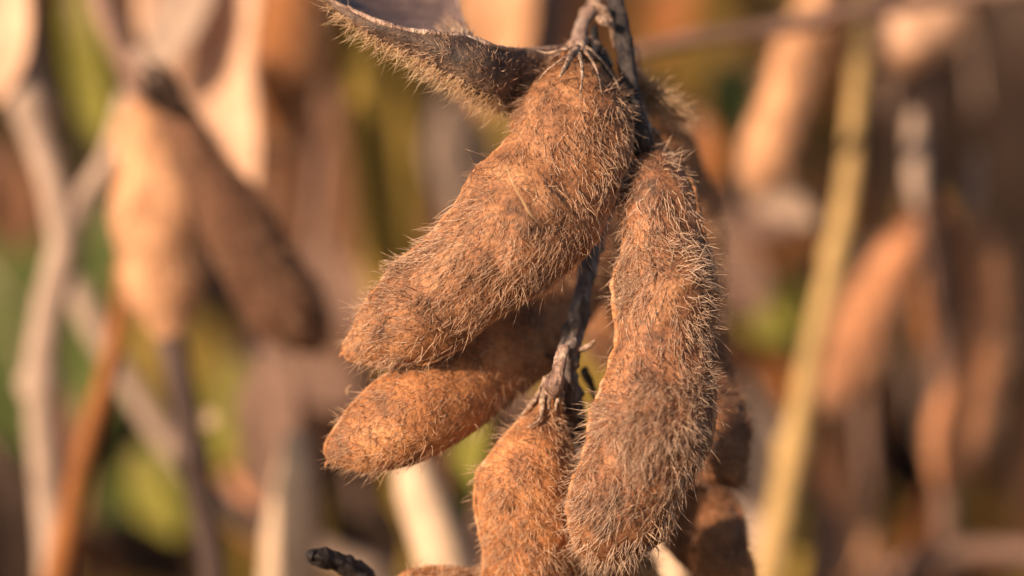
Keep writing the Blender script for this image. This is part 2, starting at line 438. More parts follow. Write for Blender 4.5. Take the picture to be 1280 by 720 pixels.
B_OLIVE = simple('leaf_olive', (0.23, 0.145, 0.03), 0.3)
B_YEL = simple('stem_straw_yellow', (0.42, 0.26, 0.105), 0.2)
B_GRN = simple('leaf_green', (0.075, 0.09, 0.024), 0.3)
B_YGR = simple('leaf_yellow_green', (0.21, 0.18, 0.035), 0.3)
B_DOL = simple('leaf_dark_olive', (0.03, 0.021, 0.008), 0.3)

thicket('undergrowth', 5200, 0.75, 1.8, [B_BRN, B_DOL, B_DOL, B_RUST, B_BRN, B_DRK, B_OLIVE], 'dense mass of dry brown and olive soybean foliage filling the background', 21, zmax=0.5)
thicket('distant_undergrowth', 6000, 1.8, 9.0, [B_BRN, B_DOL, B_OLIVE, B_BEIGE, B_DRK], 'far rows of dry soybean foliage across the field', 22, zmax=0.5, size=0.05, half=1.0)

# ================================================================== the sharp cluster
# main stem of the cluster
def cluster_stem():
    A = [(764, -60, 8, 12), (770, 0, 5, 11), (780, 45, 3, 11), (785, 95, 1, 11), (793, 145, 0, 14), (804, 190, 0, 15), (812, 225, 2, 8)]
    wp = np.array([[*W(x, y, d), RW(r, d)] for x, y, d, r in A])
    root = thing('soybean_plant', wp[0][:3], 'dark grey ridged soybean stem running down between the fuzzy pods', 'plant')
    link('upper_stalk', tube_mesh('upper_stalk', wp, M_STEMD, N=20, M=110, rough=0.2, ridges=3, seed=1.0, sc_=700), root)  # upper part coloured near-black for the shade it stands in
    Bq = [(792, 140, 6, 9), (775, 210, 12, 10), (752, 270, 9, 11), (736, 330, 4, 10.5), (724, 385, 1, 11), (714, 430, 0, 13), (708, 462, 0, 13), (712, 500, 2, 15), (722, 545, 6, 13), (722, 600, 12, 8)]
    wp = np.array([[*W(x, y, d), RW(r, d)] for x, y, d, r in Bq])
    link('lower_stalk', tube_mesh('lower_stalk', wp, M_STEMG, N=22, M=130, rough=0.38, ridges=4, seed=4.0, sc_=750), root)
    # short spur with dry bracts at the joint
    for k, pts in enumerate(([(712, 440, 0, 5), (735, 433, -1, 4), (744, 425, -2, 1.5)],
                             [(708, 452, 2, 4), (688, 446, 4, 3), (672, 434, 6, 1.2)],
                             [(730, 462, 4, 5), (742, 490, 6, 4), (752, 520, 8, 1.5)])):
        wp = np.array([[*W(x, y, d), RW(r, d)] for x, y, d, r in pts])
        link('bract', tube_mesh('bract', wp, M_CALYX if k == 0 else M_STEMD, N=8, M=14, rough=0.5, seed=k), root)
    return root
cluster_stem()

# P1 upper large pod
big_pod = pod('large upper pod with three seed swellings slanting down left from the stem top',
    [(731, 50, 3, 9), (728, 80, 2, 33), (721, 130, 0, 65), (711, 185, -3, 76), (684, 238, -4, 78), (638, 294, -5, 76), (586, 340, -5, 70), (538, 380, -4, 62), (494, 410, -3, 49), (457, 431, -2, 27), (429, 442, -1, 2)],
    M_POD, H_TAN, 6000, hlen=20, hrad=0.46, thick=0.62, beans=3, seams=(-1, 1), lift=0.5, lay=0.8, seed=1.3, M=130, N=84, bump=0.13, lump=0.07,
    stalk=[(762, -40, 10, 9), (750, -8, 9, 7.5), (736, 16, 8, 7.5), (727, 36, 5, 8), (724, 56, 1, 11), (724, 68, -1, 6)], calyx=(M_CALYX, 9, 0.0, 0.10, 8), extra=(1500, 9, H_TAN), jitter=0.36, swirl=0.6, seam_w=2.2)
for k, pts in enumerate(([(724, 58, -2, 6), (714, 70, -4, 8), (708, 82, -6, 6), (700, 96, -7, 2)],
                         [(722, 60, -2, 4), (702, 62, -3, 3.5), (684, 66, -2, 2.2), (668, 62, -1, 0.8)],
                         [(720, 66, -3, 4), (700, 76, -5, 3.2), (682, 90, -5, 2), (668, 108, -4, 0.8)],
                         [(724, 66, -3, 5), (728, 86, -6, 4), (727, 106, -7.5, 2.6), (724, 124, -8.5, 0.8)],
                         [(730, 62, -2, 4), (744, 84, -4, 3.5), (750, 106, -5.5, 2.4), (754, 128, -6, 0.8)],
                         [(732, 58, -1, 4), (754, 78, -1, 3.2), (768, 98, -1.5, 2), (776, 116, -2, 0.8)])):
    wp = np.array([[*W(x, y, d + 0.5), RW(r * 0.5, d)] for x, y, d, r in pts])
    link('sepal', tube_mesh('sepal', wp, M_CALYX, N=10, M=30, rough=0.55, ridges=2, seed=k * 3.0, sc_=900), big_pod[0])
# P2 lower one behind
pod('smooth orange-brown pod lying below and behind the large upper pod',
    [(778, 215, 24, 12), (755, 260, 22, 38), (722, 315, 18, 54), (675, 383, 11, 62), (615, 442, 4, 62), (559, 490, 0, 58), (501, 526, -2, 53), (450, 554, -2, 40), (421, 569, -2, 21), (411, 577, -2, 2)],
    M_PODO, H_ORG, 5600, hlen=18, hrad=0.42, thick=0.6, beans=3, seams=(-1,), lift=0.5, lay=0.7, seed=2.1, M=120, N=76, bump=0.12, extra=(2500, 10, H_ORG), stalk=[(792, 170, 18, 6), (786, 190, 22, 7), (775, 222, 23, 9)], seam_hair=0.9, seam_w=3.0)
# P3 long right pod
pod('long grey-brown pod hanging upright on the right of the stem',
    [(801, 160, 3, 8), (810, 195, 1, 24), (821, 245, -2, 45), (830, 310, -4, 53), (831, 385, -5, 58), (828, 445, -6, 61), (820, 510, -7, 64), (803, 570, -7, 69), (782, 620, -6, 66), (762, 660, -4, 50), (745, 690, -2, 29), (737, 705, 0, 4)],
    M_PODG, H_PALE, 6800, hlen=22, hrad=0.48, thick=0.72, beans=4, seams=(1, -1), lift=0.8, lay=0.6, seed=3.7, M=140, N=84, bump=0.18, lump=0.08,
    stalk=[(796, 120, 4, 10), (800, 150, 3, 12), (803, 172, 2, 13), (806, 184, 0, 10)], calyx=(M_CALYX, 6, 0.0, 0.06, 7), extra=(1500, 9, H_PALE), swirl=0.6, seam_w=4.0, seam_hair=0.9)
# P4 lower middle pod
pod('short orange pod with pale fibrous neck hanging from the lower stem joint',
    [(692, 474, -1, 7), (688, 498, -1, 12), (680, 532, -1, 27), (670, 572, -1, 46), (661, 620, -1, 61), (662, 675, 0, 62), (668, 730, 2, 60), (674, 780, 4, 52), (680, 820, 6, 30), (683, 835, 7, 4)],
    M_PODO, H_ORG, 3400, hlen=16, hrad=0.44, thick=0.7, beans=2, seams=(1, -1), lift=0.9, lay=0.4, seed=4.2, M=110, N=76, bump=0.12, lump=0.06,
    stalk=[(706, 434, -2, 7), (702, 448, -3, 8), (698, 464, -4, 9), (693, 480, -4, 12), (690, 492, -3, 8)], calyx=(M_CALYX, 10, 0.0, 0.15, 7), extra=(1800, 10, H_ORG), seam_w=3.6, wr=1.6, backhair=0.4, seam_hair=1.0)
# P5 behind right
pod('dark rounded pod end jutting out right from behind the long pod',
    [(830, 380, 16, 8), (846, 430, 15, 40), (866, 485, 12, 52), (882, 530, 9, 50), (900, 570, 7, 40), (918, 594, 6, 20), (930, 604, 6, 3)],
    M_PODD, H_DARK, 2600, hlen=17, hrad=0.6, thick=0.7, beans=2, seams=(1,), seed=5.5, stalk=[(815, 300, 16, 6), (820, 350, 17, 7), (826, 388, 17, 10)], lift=0.8)
# P6 bottom right
pod('dark brown pod hanging lowest at the bottom right of the cluster',
    [(828, 520, 20, 8), (836, 565, 18, 34), (852, 610, 15, 48), (872, 652, 12, 50), (896, 684, 10, 42), (916, 704, 9, 26), (934, 718, 8, 10), (936, 728, 8, 3)],
    M_POD, H_DARK, 2600, hlen=15, hrad=0.6, thick=0.7, beans=2, seams=(1,), seed=6.5, stalk=[(826, 440, 18, 6), (826, 485, 19, 7), (828, 530, 19, 10)], lift=0.8)
# P8 behind right, out of focus
pod('blurred orange-brown pod hanging directly behind the long right pod',
    [(818, 134, 20, 6), (828, 168, 22, 26), (842, 215, 26, 36), (856, 270, 28, 40), (862, 335, 28, 42), (862, 400, 28, 41), (860, 460, 27, 34), (858, 500, 26, 6)],
    M_PODO, H_ORG, 1800, hlen=22, hrad=0.7, beans=3, seams=(1,), seed=8.5, stalk=[(792, 60, 12, 5), (802, 100, 16, 6), (818, 140, 19, 8)])
# small fuzzy golden shoulder at upper right
pod('small golden fuzzy pod end poking right behind the stem top',
    [(790, 88, 5, 5), (802, 108, 5, 10), (822, 127, 4, 13), (846, 140, 4, 9), (858, 145, 4, 2)],
    M_PODO, H_GOLD, 900, hlen=24, hrad=0.45, beans=1, seams=(), seed=9.5, M=50, N=40, tip=False, lift=0.9, stalk=[(784, 50, 5, 4), (788, 68, 5, 4), (791, 90, 4, 6)])
# P9 in the gap between the stem and the right pod
pod('shadowed brown pod seen through the gap left of the long pod',
    [(790, 190, 20, 8), (782, 240, 22, 32), (772, 310, 24, 38), (764, 380, 26, 36), (758, 430, 27, 24), (754, 456, 28, 4)],
    M_POD, H_DARK, 1000, hlen=18, beans=2, seams=(), seed=10.5, M=60, N=44, stalk=[(796, 150, 14, 5), (794, 172, 18, 5), (790, 196, 20, 8)])
# P7 bottom tip
pod('orange fuzzy pod lying across the bottom edge left of the short pod',
    [(488, 745, 2, 6), (512, 740, 2, 24), (552, 746, 3, 34), (605, 760, 5, 40), (655, 785, 8, 38), (690, 805, 9, 20), (700, 812, 9, 4)],
    M_PODO, H_ORG, 1800, hlen=19, hrad=0.62, beans=2, seams=(1,), seed=11.5, M=70, N=56, stalk=None)
pod('yellowish brown pod just below the tip of the long pod',
    [(775, 650, 8, 6), (782, 690, 8, 22), (790, 740, 8, 32), (798, 790, 9, 26), (802, 820, 10, 4)],
    M_PODO, H_GOLD, 1200, hlen=18, hrad=0.62, beans=1, seams=(1,), seed=12.5, M=60, N=48, stalk=[(770, 610, 10, 5), (772, 632, 9, 5), (776, 656, 8, 8)])

# P0 split-open pod at upper left: outer valve trough + raised inner valve
def open_pod():
    base = W(694, 84, 3)
    root = thing('split_pod', base, 'split open empty pod pointing up left with hairy grey outer shell', 'pod')
    top = [(704, 60, 4), (655, 63, 1), (618, 58, -3), (582, 46, -4), (545, 42, -5), (510, 38, -5), (472, 27, -5), (440, 13, -4), (408, -2, -3)]
    bot = [(694, 118, 4), (655, 134, 2), (618, 127, -2), (585, 109, -4), (550, 88, -4), (512, 67, -4), (475, 49, -4), (440, 28, -4), (409, 1, -3)]
    M, N = 90, 33
    A = catmull(np.array([W(*p) for p in top]), M); Bt = catmull(np.array([W(*p) for p in bot]), M)
    H = np.linalg.norm(A - Bt, axis=1)
    v = np.linspace(0, 1, N)
    prof = np.sin(np.clip(v * 1.0, 0, 1) * np.pi) ** 0.7
    G = A[:, None] * (1 - v)[None, :, None] + Bt[:, None] * v[None, :, None] - FWD * (H[:, None] * 0.36 * prof[None])[..., None]
    # underside carries on behind
    v2 = np.linspace(0, 1, 15)[1:]
    back = Bt[:, None] + FWD * (H[:, None] * 0.75 * np.sin(v2 * np.pi / 2)[None])[..., None] + (A - Bt)[:, None] * (0.55 * (1 - np.cos(v2 * np.pi / 2)))[None, :, None]
    G = np.concatenate([G, back], 1)
    f = fbm(G, 260, 3, 5.0)
    G = G - FWD * (f * RW(5))[..., None] + UP * (f * RW(1.2))[..., None]
    Nn = grid_normals(G, False)
    if (Nn[:, :20] @ -FWD).mean() < 0: Nn = -Nn
    me = fill_mesh('outer_valve', G.reshape(-1, 3), [grid_faces(M, G.shape[1], False)], M_SHELL)
    o = link('outer_valve', me, root); md = o.modifiers.new('thickness', 'SOLIDIFY'); md.thickness = RW(3.5); md.offset = 0
    rim = A - FWD * RW(2)
    rr = RW(3.3) * np.ones(M); rr[-8:] *= 0.6
    link('rim', tube_mesh('rim', np.column_stack([rim, rr]), M_STEMP, N=8, M=M * 2, rough=0.6, sc_=500), root)
    rg = np.random.default_rng(55)
    # direction towards the tip and outwards
    Wt = np.ones((M, G.shape[1])); Wt[:, :4] = 0.12; Wt[:, 4:18] = 0.75
    r_, n_, t_, i_, j_ = sample_grid(G, Nn, 2000, False, Wt, rg)
    link('hair', strands('hair', r_, n_, t_, 2000, RW(14), RW(0.48), H_TAN, 0.4, 0.8, 0.5, swirl=0.5, rg=rg), root, kind='stuff')
    # fringe along the lower edge, long, its golden backlight put into the hair colour
    Wt = np.zeros((M, G.shape[1])); Wt[:, 27:38] = 1
    r_, n_, t_, i_, j_ = sample_grid(G, Nn, 1300, False, Wt, rg)
    dn = nrm(n_ * 0.4 - UP * 0.9)
    link('fringe_hair', strands('fringe_hair', r_, dn, t_, 1300, RW(26), RW(0.5), H_GOLD, 0.9, 0.45, 0.25, swirl=0.3, rg=rg), root, kind='stuff')
    # inner valve, lining towards the viewer
    lo = [(592, 50, 0), (582, 44, 0), (545, 44, 1), (505, 40, 2), (466, 30, 3), (425, 8, 3), (404, -14, 3)]
    hi = [(584, 36, 3), (577, 18, 6), (564, -22, 11), (520, -58, 15), (470, -74, 16), (420, -66, 14), (396, -34, 9)]
    M2, N2 = 60, 26
    A = catmull(np.array([W(*p) for p in lo]), M2); Bt = catmull(np.array([W(*p) for p in hi]), M2)
    v = np.linspace(0, 1, N2); H = np.linalg.norm(A - Bt, axis=1)
    G = A[:, None] * (1 - v)[None, :, None] + Bt[:, None] * v[None, :, None] + FWD * (H[:, None] * 0.22 * np.sin(v * np.pi)[None])[..., None]
    G = G + FWD * (fbm(G, 120, 3, 8.0) * RW(6))[..., None]
    o = link('inner_valve', fill_mesh('inner_valve', G.reshape(-1, 3), [grid_faces(M2, N2, False)], M_INNER), root)
    md = o.modifiers.new('thickness', 'SOLIDIFY'); md.thickness = RW(4); md.offset = 0
    edge = np.array([[*(A[2] * (1 - t) + Bt[2] * t + RT * RW(0.5)), RW(2.4)] for t in np.linspace(0, 1, 6)])
    edge = np.concatenate([edge, np.column_stack([Bt[4:], np.full(M2 - 4, RW(2.4))])])
    link('rim', tube_mesh('rim', edge, M_CALYX, N=8, M=90, rough=0.5, sc_=500), root)
    Wt = np.zeros((M2, N2)); Wt[:13, :12] = 1
    Nn = grid_normals(G, False)
    if (Nn @ -FWD).mean() < 0: Nn = -Nn
    r_, n_, t_, i_, j_ = sample_grid(G, Nn, 260, False, Wt, rg)
    link('lint', strands('lint', r_, n_, t_, 260, RW(12), RW(0.7), H_PALE, 0.5, 0.7, 0.5, swirl=0.4, rg=rg), root, kind='stuff')
open_pod()

# pale tuft where the large pod meets its stalk, and the loose loop beside it
def knot():
    root = thing('withered_flower', W(742, 10, 6), 'small withered pale flower remnant curled between stalk and stem at the top', 'flower')
    for k, pts in enumerate(([(744, 4, 4, 4), (754, 14, 3, 5), (763, 26, 3, 4), (767, 44, 3, 3), (768, 60, 4, 1.5)],
                             [(742, 34, 4, 4), (744, 54, 3, 6), (752, 78, 1, 8), (762, 104, 0, 6), (768, 128, 0, 2)],
                             [(748, 22, 2, 3), (756, 27, 1, 4), (762, 33, 1, 2)])):
        wp = np.array([[*W(x, y, d), RW(r, d)] for x, y, d, r in pts])
        link('petal', tube_mesh('petal', wp, [M_CALYX, M_STEMD, M_CALYX][k], N=12, M=36, rough=0.6, ridges=2, seed=k * 2.0, sc_=900), root)
knot()

# dark twig stub at the bottom
def stub():
    pts = [(386, 693, 0, 6), (396, 696, 0, 10), (418, 702, 1, 10), (440, 712, 2, 11), (462, 730, 3, 12), (490, 770, 6, 13), (520, 820, 10, 14)]
    wp = np.array([[*W(x, y, d), RW(r, d)] for x, y, d, r in pts])
    root = thing('twig_stub', wp[-1][:3], 'broken dark grey twig end poking up at the bottom left of the pods', 'twig')
    link('bark', tube_mesh('bark', wp, M_STEMD, N=20, M=90, rough=0.35, ridges=4, seed=7.0, sc_=800), root)
    link('broken_end', tube_mesh('broken_end', np.array([[*W(392, 695, -0.3), RW(7)], [*W(386, 693, -0.2), RW(5.5)], [*W(383, 692, 0), RW(2)]]), M_STEMD, N=12, M=10, rough=0.5), root)
stub()

# stray single strands of plant down
def down(label, pts):
    wp = np.array([[*W(x, y, d), RW(r, d)] for x, y, d, r in pts])
    o = link('plant_fibre', tube_mesh('plant_fibre', wp, H_GOLD, N=6, M=30)); o['label'] = label; o['category'] = 'fibre'
down('long pale loose fibre curving over the front of the large upper pod', [(633, 206, -11, 1.2), (640, 226, -12, 1.5), (652, 248, -12, 1.5), (663, 268, -12, 1.5), (678, 281, -11, 0.8)])
down('tiny white wisp floating left of the lower pod', [(440, 481, 2, 0.6), (434, 486, 2, 0.8), (434, 494, 2, 0.6)])

# ================================================================== blurred neighbours
def bpod(label, pts, mat, hm, beans=2, stalk=None, seed=0.0, **k):
    return pod(label, pts, mat, hm, 1100, hlen=22, hrad=0.9, beans=beans, seams=(1,), M=60, N=36, seed=seed, K=3, stalk=stalk, backhair=0.7, lump=0.09, bump=0.12, **k)
# left side
bpod('bright orange blurred pod hanging on the left beside the dark pod',
     [(178, 112, 62, 14), (186, 160, 62, 40), (194, 220, 61, 50), (198, 290, 60, 52), (202, 350, 60, 47), (208, 395, 60, 30), (214, 430, 60, 6)], B_ORG, H_ORG, 3, [(160, 60, 60, 8), (168, 90, 61, 9), (178, 124, 62, 12)], 20.0)
bpod('dark brown blurred pod slanting from upper left towards the middle',
     [(194, 96, 52, 10), (214, 132, 52, 16), (246, 185, 52, 24), (282, 255, 53, 37), (320, 325, 54, 46), (355, 380, 55, 46), (385, 418, 56, 30), (400, 438, 57, 6)], B_DPOD, H_DARK, 3, [(168, 60, 52, 9), (176, 78, 52, 10), (190, 100, 52, 14)], 21.0)
leaf('pale peach dry leaf folded at the upper left behind the pods', [(258, -60, 84, 66), (256, 10, 84, 80), (262, 80, 84, 66), (282, 150, 84, 48), (298, 220, 84, 30), (306, 270, 84, 4)], B_PEACH, 0.4, seed=1, tilt=0.2)
leaf('small pale grey leaf tip left of the peach leaf', [(250, -40, 80, 30), (232, 10, 80, 34), (208, 56, 80, 28), (186, 96, 80, 8)], B_BEIGE, 0.2, seed=2, tilt=0.3)
bpod('rust orange blurred pod at the top between leaf and olive stalks', [(372, -60, 110, 12), (368, 0, 110, 38), (358, 60, 110, 48), (350, 110, 110, 42), (345, 150, 110, 24), (342, 176, 110, 4)], B_RUST, H_ORG, 2, None, 22.0)
leaf('broad rust coloured leaf behind the peach leaf', [(322, -40, 140, 30), (330, 20, 140, 46), (330, 90, 140, 44), (336, 150, 140, 20), (340, 180, 140, 3)], B_RUST, 0.3, seed=3)
stem('broad olive yellow stalk rising behind the split pod', [(440, -60, 115, 26), (450, 60, 115, 28), (466, 200, 115, 30), (482, 330, 118, 28), (505, 470, 125, 26), (520, 760, 140, 22)], B_OLIVE, ground=True, seed=5)
stem('second olive stalk right of the broad olive stalk', [(500, -60, 135, 20), (502, 80, 135, 22), (506, 200, 135, 20), (512, 330, 135, 18), (500, 760, 150, 16)], B_OLIVE, ground=True, seed=6)
leaf('orange peach leaf blurred behind the split pod and the pod stalk', [(622, -70, 120, 36), (622, 0, 120, 50), (616, 60, 122, 46), (606, 110, 124, 26), (600, 146, 126, 4)], B_ORG, 0.3, seed=4, tilt=0.3)
stem('dull mauve stalk behind the top of the cluster', [(690, -60, 130, 26), (688, 40, 130, 28), (680, 140, 130, 26), (660, 400, 135, 24), (650, 760, 140, 22)], B_MAUVE, ground=True, seed=7)
stem('beige stem at the left bending twice down the frame', [(14, -60, 80, 20), (28, 70, 78, 22), (52, 190, 76, 20), (84, 280, 75, 20), (66, 360, 75, 22), (52, 450, 75, 21), (56, 560, 75, 21), (66, 660, 75, 20), (70, 760, 75, 20)], B_BEIGE, ground=True, seed=8, nodes_=2,
     branches=[[(82, 290, 75, 18), (112, 240, 76, 16), (142, 190, 76, 15), (160, 120, 78, 12)]])
stem('thin grey-beige stalk crossing diagonally down to the right at lower left', [(88, 352, 92, 15), (120, 410, 92, 17), (170, 490, 92, 17), (230, 575, 94, 16), (290, 640, 96, 17), (370, 680, 98, 17), (450, 706, 100, 16), (520, 770, 100, 16)], B_BEIGE, ground=True, seed=9)
stem('slim orange stem leaning left under the orange pod', [(158, 300, 66, 9), (150, 400, 66, 12), (128, 490, 66, 13), (100, 590, 66, 15), (78, 690, 66, 17), (66, 770, 66, 18)], B_RUST, ground=True, seed=10)
stem('dark grey stem descending below the orange pod', [(212, 420, 60, 20), (226, 470, 60, 18), (236, 540, 60, 17), (252, 620, 60, 17), (266, 700, 60, 17), (272, 780, 60, 17)], B_DKM, ground=True, seed=11, nodes_=1)
stem('brown stem entering at the top left above the dark pod', [(118, -60, 62, 16), (132, 10, 60, 18), (156, 70, 58, 18), (182, 112, 56, 20), (206, 120, 55, 14)], B_MAUVE, seed=12)
leaf('yellow green leaf blade at the upper left', [(92, -30, 120, 12), (100, 30, 120, 22), (110, 90, 120, 24), (122, 150, 120, 18), (132, 190, 120, 3)], B_YGR, 0.2, name='green_leaf', seed=5)
leaf('dark green leaf low on the left edge', [(-60, 300, 170, 30), (0, 360, 170, 90), (50, 450, 170, 105), (60, 540, 170, 70), (70, 600, 170, 5)], B_GRN, 0.2, name='green_leaf', seed=6)
leaf('small dark green leaf between beige stems and orange pod', [(120, 230, 150, 8), (126, 290, 150, 34), (120, 340, 150, 36), (110, 400, 150, 6)], B_GRN, 0.2, name='green_leaf', seed=7)
leaf('bright yellow green leaf near the bottom left', [(170, 560, 140, 8), (186, 596, 140, 30), (206, 634, 140, 34), (222, 672, 140, 6)], B_YGR, 0.2, name='green_leaf', seed=8, tilt=0.3)
leaf('yellow leaf behind the dark grey stem', [(290, 440, 160, 8), (292, 490, 160, 36), (282, 545, 160, 30), (270, 590, 160, 4)], B_YGR, 0.2, name='green_leaf', seed=9)
leaf('peach leaf cut off by the top left corner', [(-10, -60, 75, 24), (0, 0, 75, 42), (2, 70, 75, 36), (-4, 130, 75, 6)], B_PEACH, 0.3, seed=10, tilt=0.1)
leaf('dry tan leaf hanging behind the dark pod at lower left', [(330, 440, 88, 10), (342, 500, 88, 44), (350, 580, 88, 42), (362, 640, 88, 30), (366, 690, 88, 5)], B_MAUVE, 0.35, seed=11, tilt=0.3)
stem('pale peach stalk rising at the bottom left of the twig stub', [(370, 540, 72, 14), (368, 610, 72, 28), (362, 690, 72, 36), (360, 780, 72, 36)], B_CREAM, ground=True, seed=13)
stem('pale cream stalk standing below the lower left pod', [(505, 545, 58, 14), (516, 590, 58, 28), (535, 640, 56, 34), (556, 700, 56, 34), (572, 780, 56, 34)], B_CREAM, ground=True, seed=14)
leaf('narrow green blade between the lower left pod and the short pod', [(610, 470, 60, 4), (596, 520, 60, 16), (584, 570, 60, 20), (578, 620, 60, 14), (574, 680, 60, 3)], B_YGR, 0.2, name='green_leaf', seed=12)
stem('mauve stalk rising beside the cream stalk', [(588, 560, 90, 14), (598, 640, 90, 20), (604, 720, 90, 22), (606, 790, 90, 22)], B_MAUVE, ground=True, seed=15)
leaf('wide brown dead leaf across the middle left distance', [(230, 240, 190, 10), (330, 250, 190, 60), (430, 270, 190, 70), (520, 300, 190, 50), (590, 330, 190, 5)], B_BRN, 0.2, seed=13)
leaf('brown leaf blurred left of the large pod tip', [(330, 330, 120, 10), (380, 350, 120, 40), (430, 380, 120, 44), (480, 440, 120, 8)], B_MAUVE, 0.3, seed=14)
leaf('grey-brown leaf behind the tip of the lower left pod', [(290, 430, 110, 8), (350, 450, 110, 30), (420, 480, 110, 34), (480, 510, 110, 6)], B_MAUVE, 0.3, seed=15)
leaf('dull olive leaf behind the gap in the middle of the cluster', [(650, 330, 70, 20), (690, 400, 70, 56), (730, 480, 70, 60), (740, 560, 70, 30), (742, 600, 70, 4)], B_OLIVE, 0.2, seed=16)
o_ = leaf('small white speck of husk by the dark stem', [(254, 520, 70, 4), (262, 524, 70, 12), (270, 528, 70, 4)], B_CREAM, 0.3, name='husk_flake', cat='husk', seed=17, M=8, N=7)

# right side; its darkest leaf shapes have shade painted into their colour
stem('yellow straw stem curving down the right side', [(1076, -60, 88, 13), (1074, 60, 88, 13), (1068, 150, 86, 12), (1060, 240, 84, 14), (1042, 330, 82, 14), (1018, 430, 80, 15), (996, 540, 80, 17), (974, 650, 80, 20), (956, 770, 80, 22)], B_YEL, ground=True, seed=30, nodes_=3)
stem('thin mauve twig crossing the top right almost level', [(792, 66, 60, 8), (860, 50, 62, 10), (950, 38, 64, 11), (1050, 18, 66, 12), (1140, 2, 68, 12), (1300, -16, 70, 13)], B_MAUVE, seed=31, name='cross_twig', cat='twig')
bpod('orange pod with two swellings slanting in the upper right', [(1034, -30, 84, 8), (1016, 20, 84, 24), (996, 80, 84, 30), (978, 130, 84, 27), (962, 180, 84, 32), (952, 216, 84, 28), (946, 240, 84, 5)], B_ORG, H_ORG, 2, [(1045, -70, 84, 7), (1038, -50, 84, 8), (1030, -24, 84, 10)], 32.0)
bpod('pinkish pod in the top right tilted beside the straw stem', [(1214, -40, 92, 8), (1192, -8, 92, 36), (1160, 24, 92, 46), (1126, 54, 92, 40), (1102, 76, 92, 22), (1090, 86, 92, 4)], B_PEACH, H_ORG, 2, None, 33.0, thick=0.8)
stem('brown stem under the pinkish top right pod', [(1168, 60, 96, 16), (1150, 140, 96, 17), (1152, 210, 96, 17), (1160, 290, 98, 16), (1176, 400, 100, 15), (1180, 560, 104, 14), (1186, 770, 110, 15)], B_MAUVE, ground=True, seed=34, nodes_=2)
bpod('rust pod leaning left from the brown stem at right', [(1156, 262, 100, 8), (1130, 310, 98, 26), (1098, 370, 96, 34), (1070, 430, 96, 38), (1046, 480, 96, 34), (1026, 520, 96, 6)], B_DUSK, H_TAN, 3, None, 35.0)
bpod('dull brown pod hanging behind the brown stem', [(1164, 250, 112, 8), (1172, 310, 112, 28), (1178, 380, 112, 32), (1182, 440, 112, 24), (1184, 470, 112, 4)], B_RUST, H_DARK, 2, None, 36.0)
bpod('long dusky orange pod hanging at the far right', [(1216, 260, 104, 8), (1222, 330, 104, 36), (1218, 420, 104, 42), (1208, 500, 102, 42), (1192, 570, 102, 34), (1180, 612, 102, 6)], B_DUSK, H_TAN, 3, [(1222, 190, 104, 6), (1218, 225, 104, 7), (1216, 266, 104, 10)], 37.0)
stem('pale beige bit of stalk beside the brown stem', [(1144, 140, 90, 9), (1144, 180, 90, 13), (1146, 220, 90, 13), (1150, 260, 90, 8)], B_BEIGE, seed=38, name='stalk_piece')
leaf('pinkish brown leaf right of the long pod', [(870, 250, 115, 10), (920, 262, 115, 34), (970, 262, 115, 34), (1016, 264, 115, 8)], B_MAUVE, 0.3, seed=18)
leaf('dusty mauve leaf below the pinkish brown leaf', [(900, 290, 120, 10), (910, 330, 120, 42), (930, 370, 120, 34), (940, 400, 120, 6)], B_MAUVE, 0.3, seed=19)
leaf('rust red leaf at mid right behind the straw stem', [(900, 430, 130, 10), (930, 462, 130, 38), (960, 490, 130, 36), (990, 520, 130, 6)], B_RUST, 0.3, seed=20)
leaf('green leaf right of the fuzzy golden pod end', [(896, 76, 150, 8), (912, 110, 150, 34), (920, 145, 150, 32), (924, 180, 150, 4)], B_GRN, 0.2, name='green_leaf', seed=21)
leaf('green leaf between the long pod and the straw stem', [(930, 350, 140, 8), (962, 385, 140, 40), (990, 400, 140, 34), (1020, 420, 140, 5)], B_YGR, 0.2, name='green_leaf', seed=22)
leaf('wide ochre leaf across the top right distance', [(800, -30, 200, 20), (850, 30, 200, 80), (880, 90, 200, 60), (890, 140, 200, 8)], B_OCH, 0.2, seed=23)
leaf('mauve leaf hanging at the lower right of the cluster', [(930, 470, 110, 10), (930, 540, 110, 44), (930, 620, 110, 46), (930, 700, 110, 30), (930, 760, 110, 5)], B_BEIGE, 0.3, seed=24)
leaf('brown dead leaf right of the straw stem base', [(1070, 500, 130, 10), (1060, 580, 130, 46), (1050, 660, 130, 50), (1046, 760, 130, 10)], B_BRN, 0.3, seed=25)
leaf('small orange leaf near the bottom right', [(1066, 600, 120, 4), (1070, 640, 120, 16), (1068, 680, 120, 18), (1064, 720, 120, 4)], B_ORG, 0.3, seed=26)
leaf('narrow olive leaf near the bottom right', [(1120, 560, 140, 4), (1110, 610, 140, 22), (1098, 660, 140, 20), (1090, 700, 140, 4)], B_OLIVE, 0.3, seed=27)
leaf('yellow leaf in the bottom right corner area', [(1180, 590, 125, 10), (1210, 620, 125, 34), (1235, 650, 125, 34), (1262, 670, 125, 8)], B_OLIVE, 0.2, seed=28)
stem('pinkish twig lying along the bottom right edge', [(1110, 720, 100, 14), (1160, 698, 100, 15), (1220, 690, 100, 15), (1320, 692, 100, 14)], B_MAUVE, seed=39, name='fallen_twig', cat='twig')
leaf('yellow green leaf at the foot of the straw stem', [(985, 560, 96, 4), (992, 620, 96, 18), (988, 690, 96, 22), (980, 770, 96, 10)], B_OLIVE, 0.2, name='green_leaf', seed=29)
leaf('broad leaf shape painted very dark for the shade at the right edge of the frame', [(1262, -80, 170, 20), (1270, 40, 170, 70), (1275, 200, 170, 84), (1275, 360, 170, 70), (1270, 480, 170, 10)], B_DRK, 0.3, seed=40)  # dark sheet in place of the shade along this edge
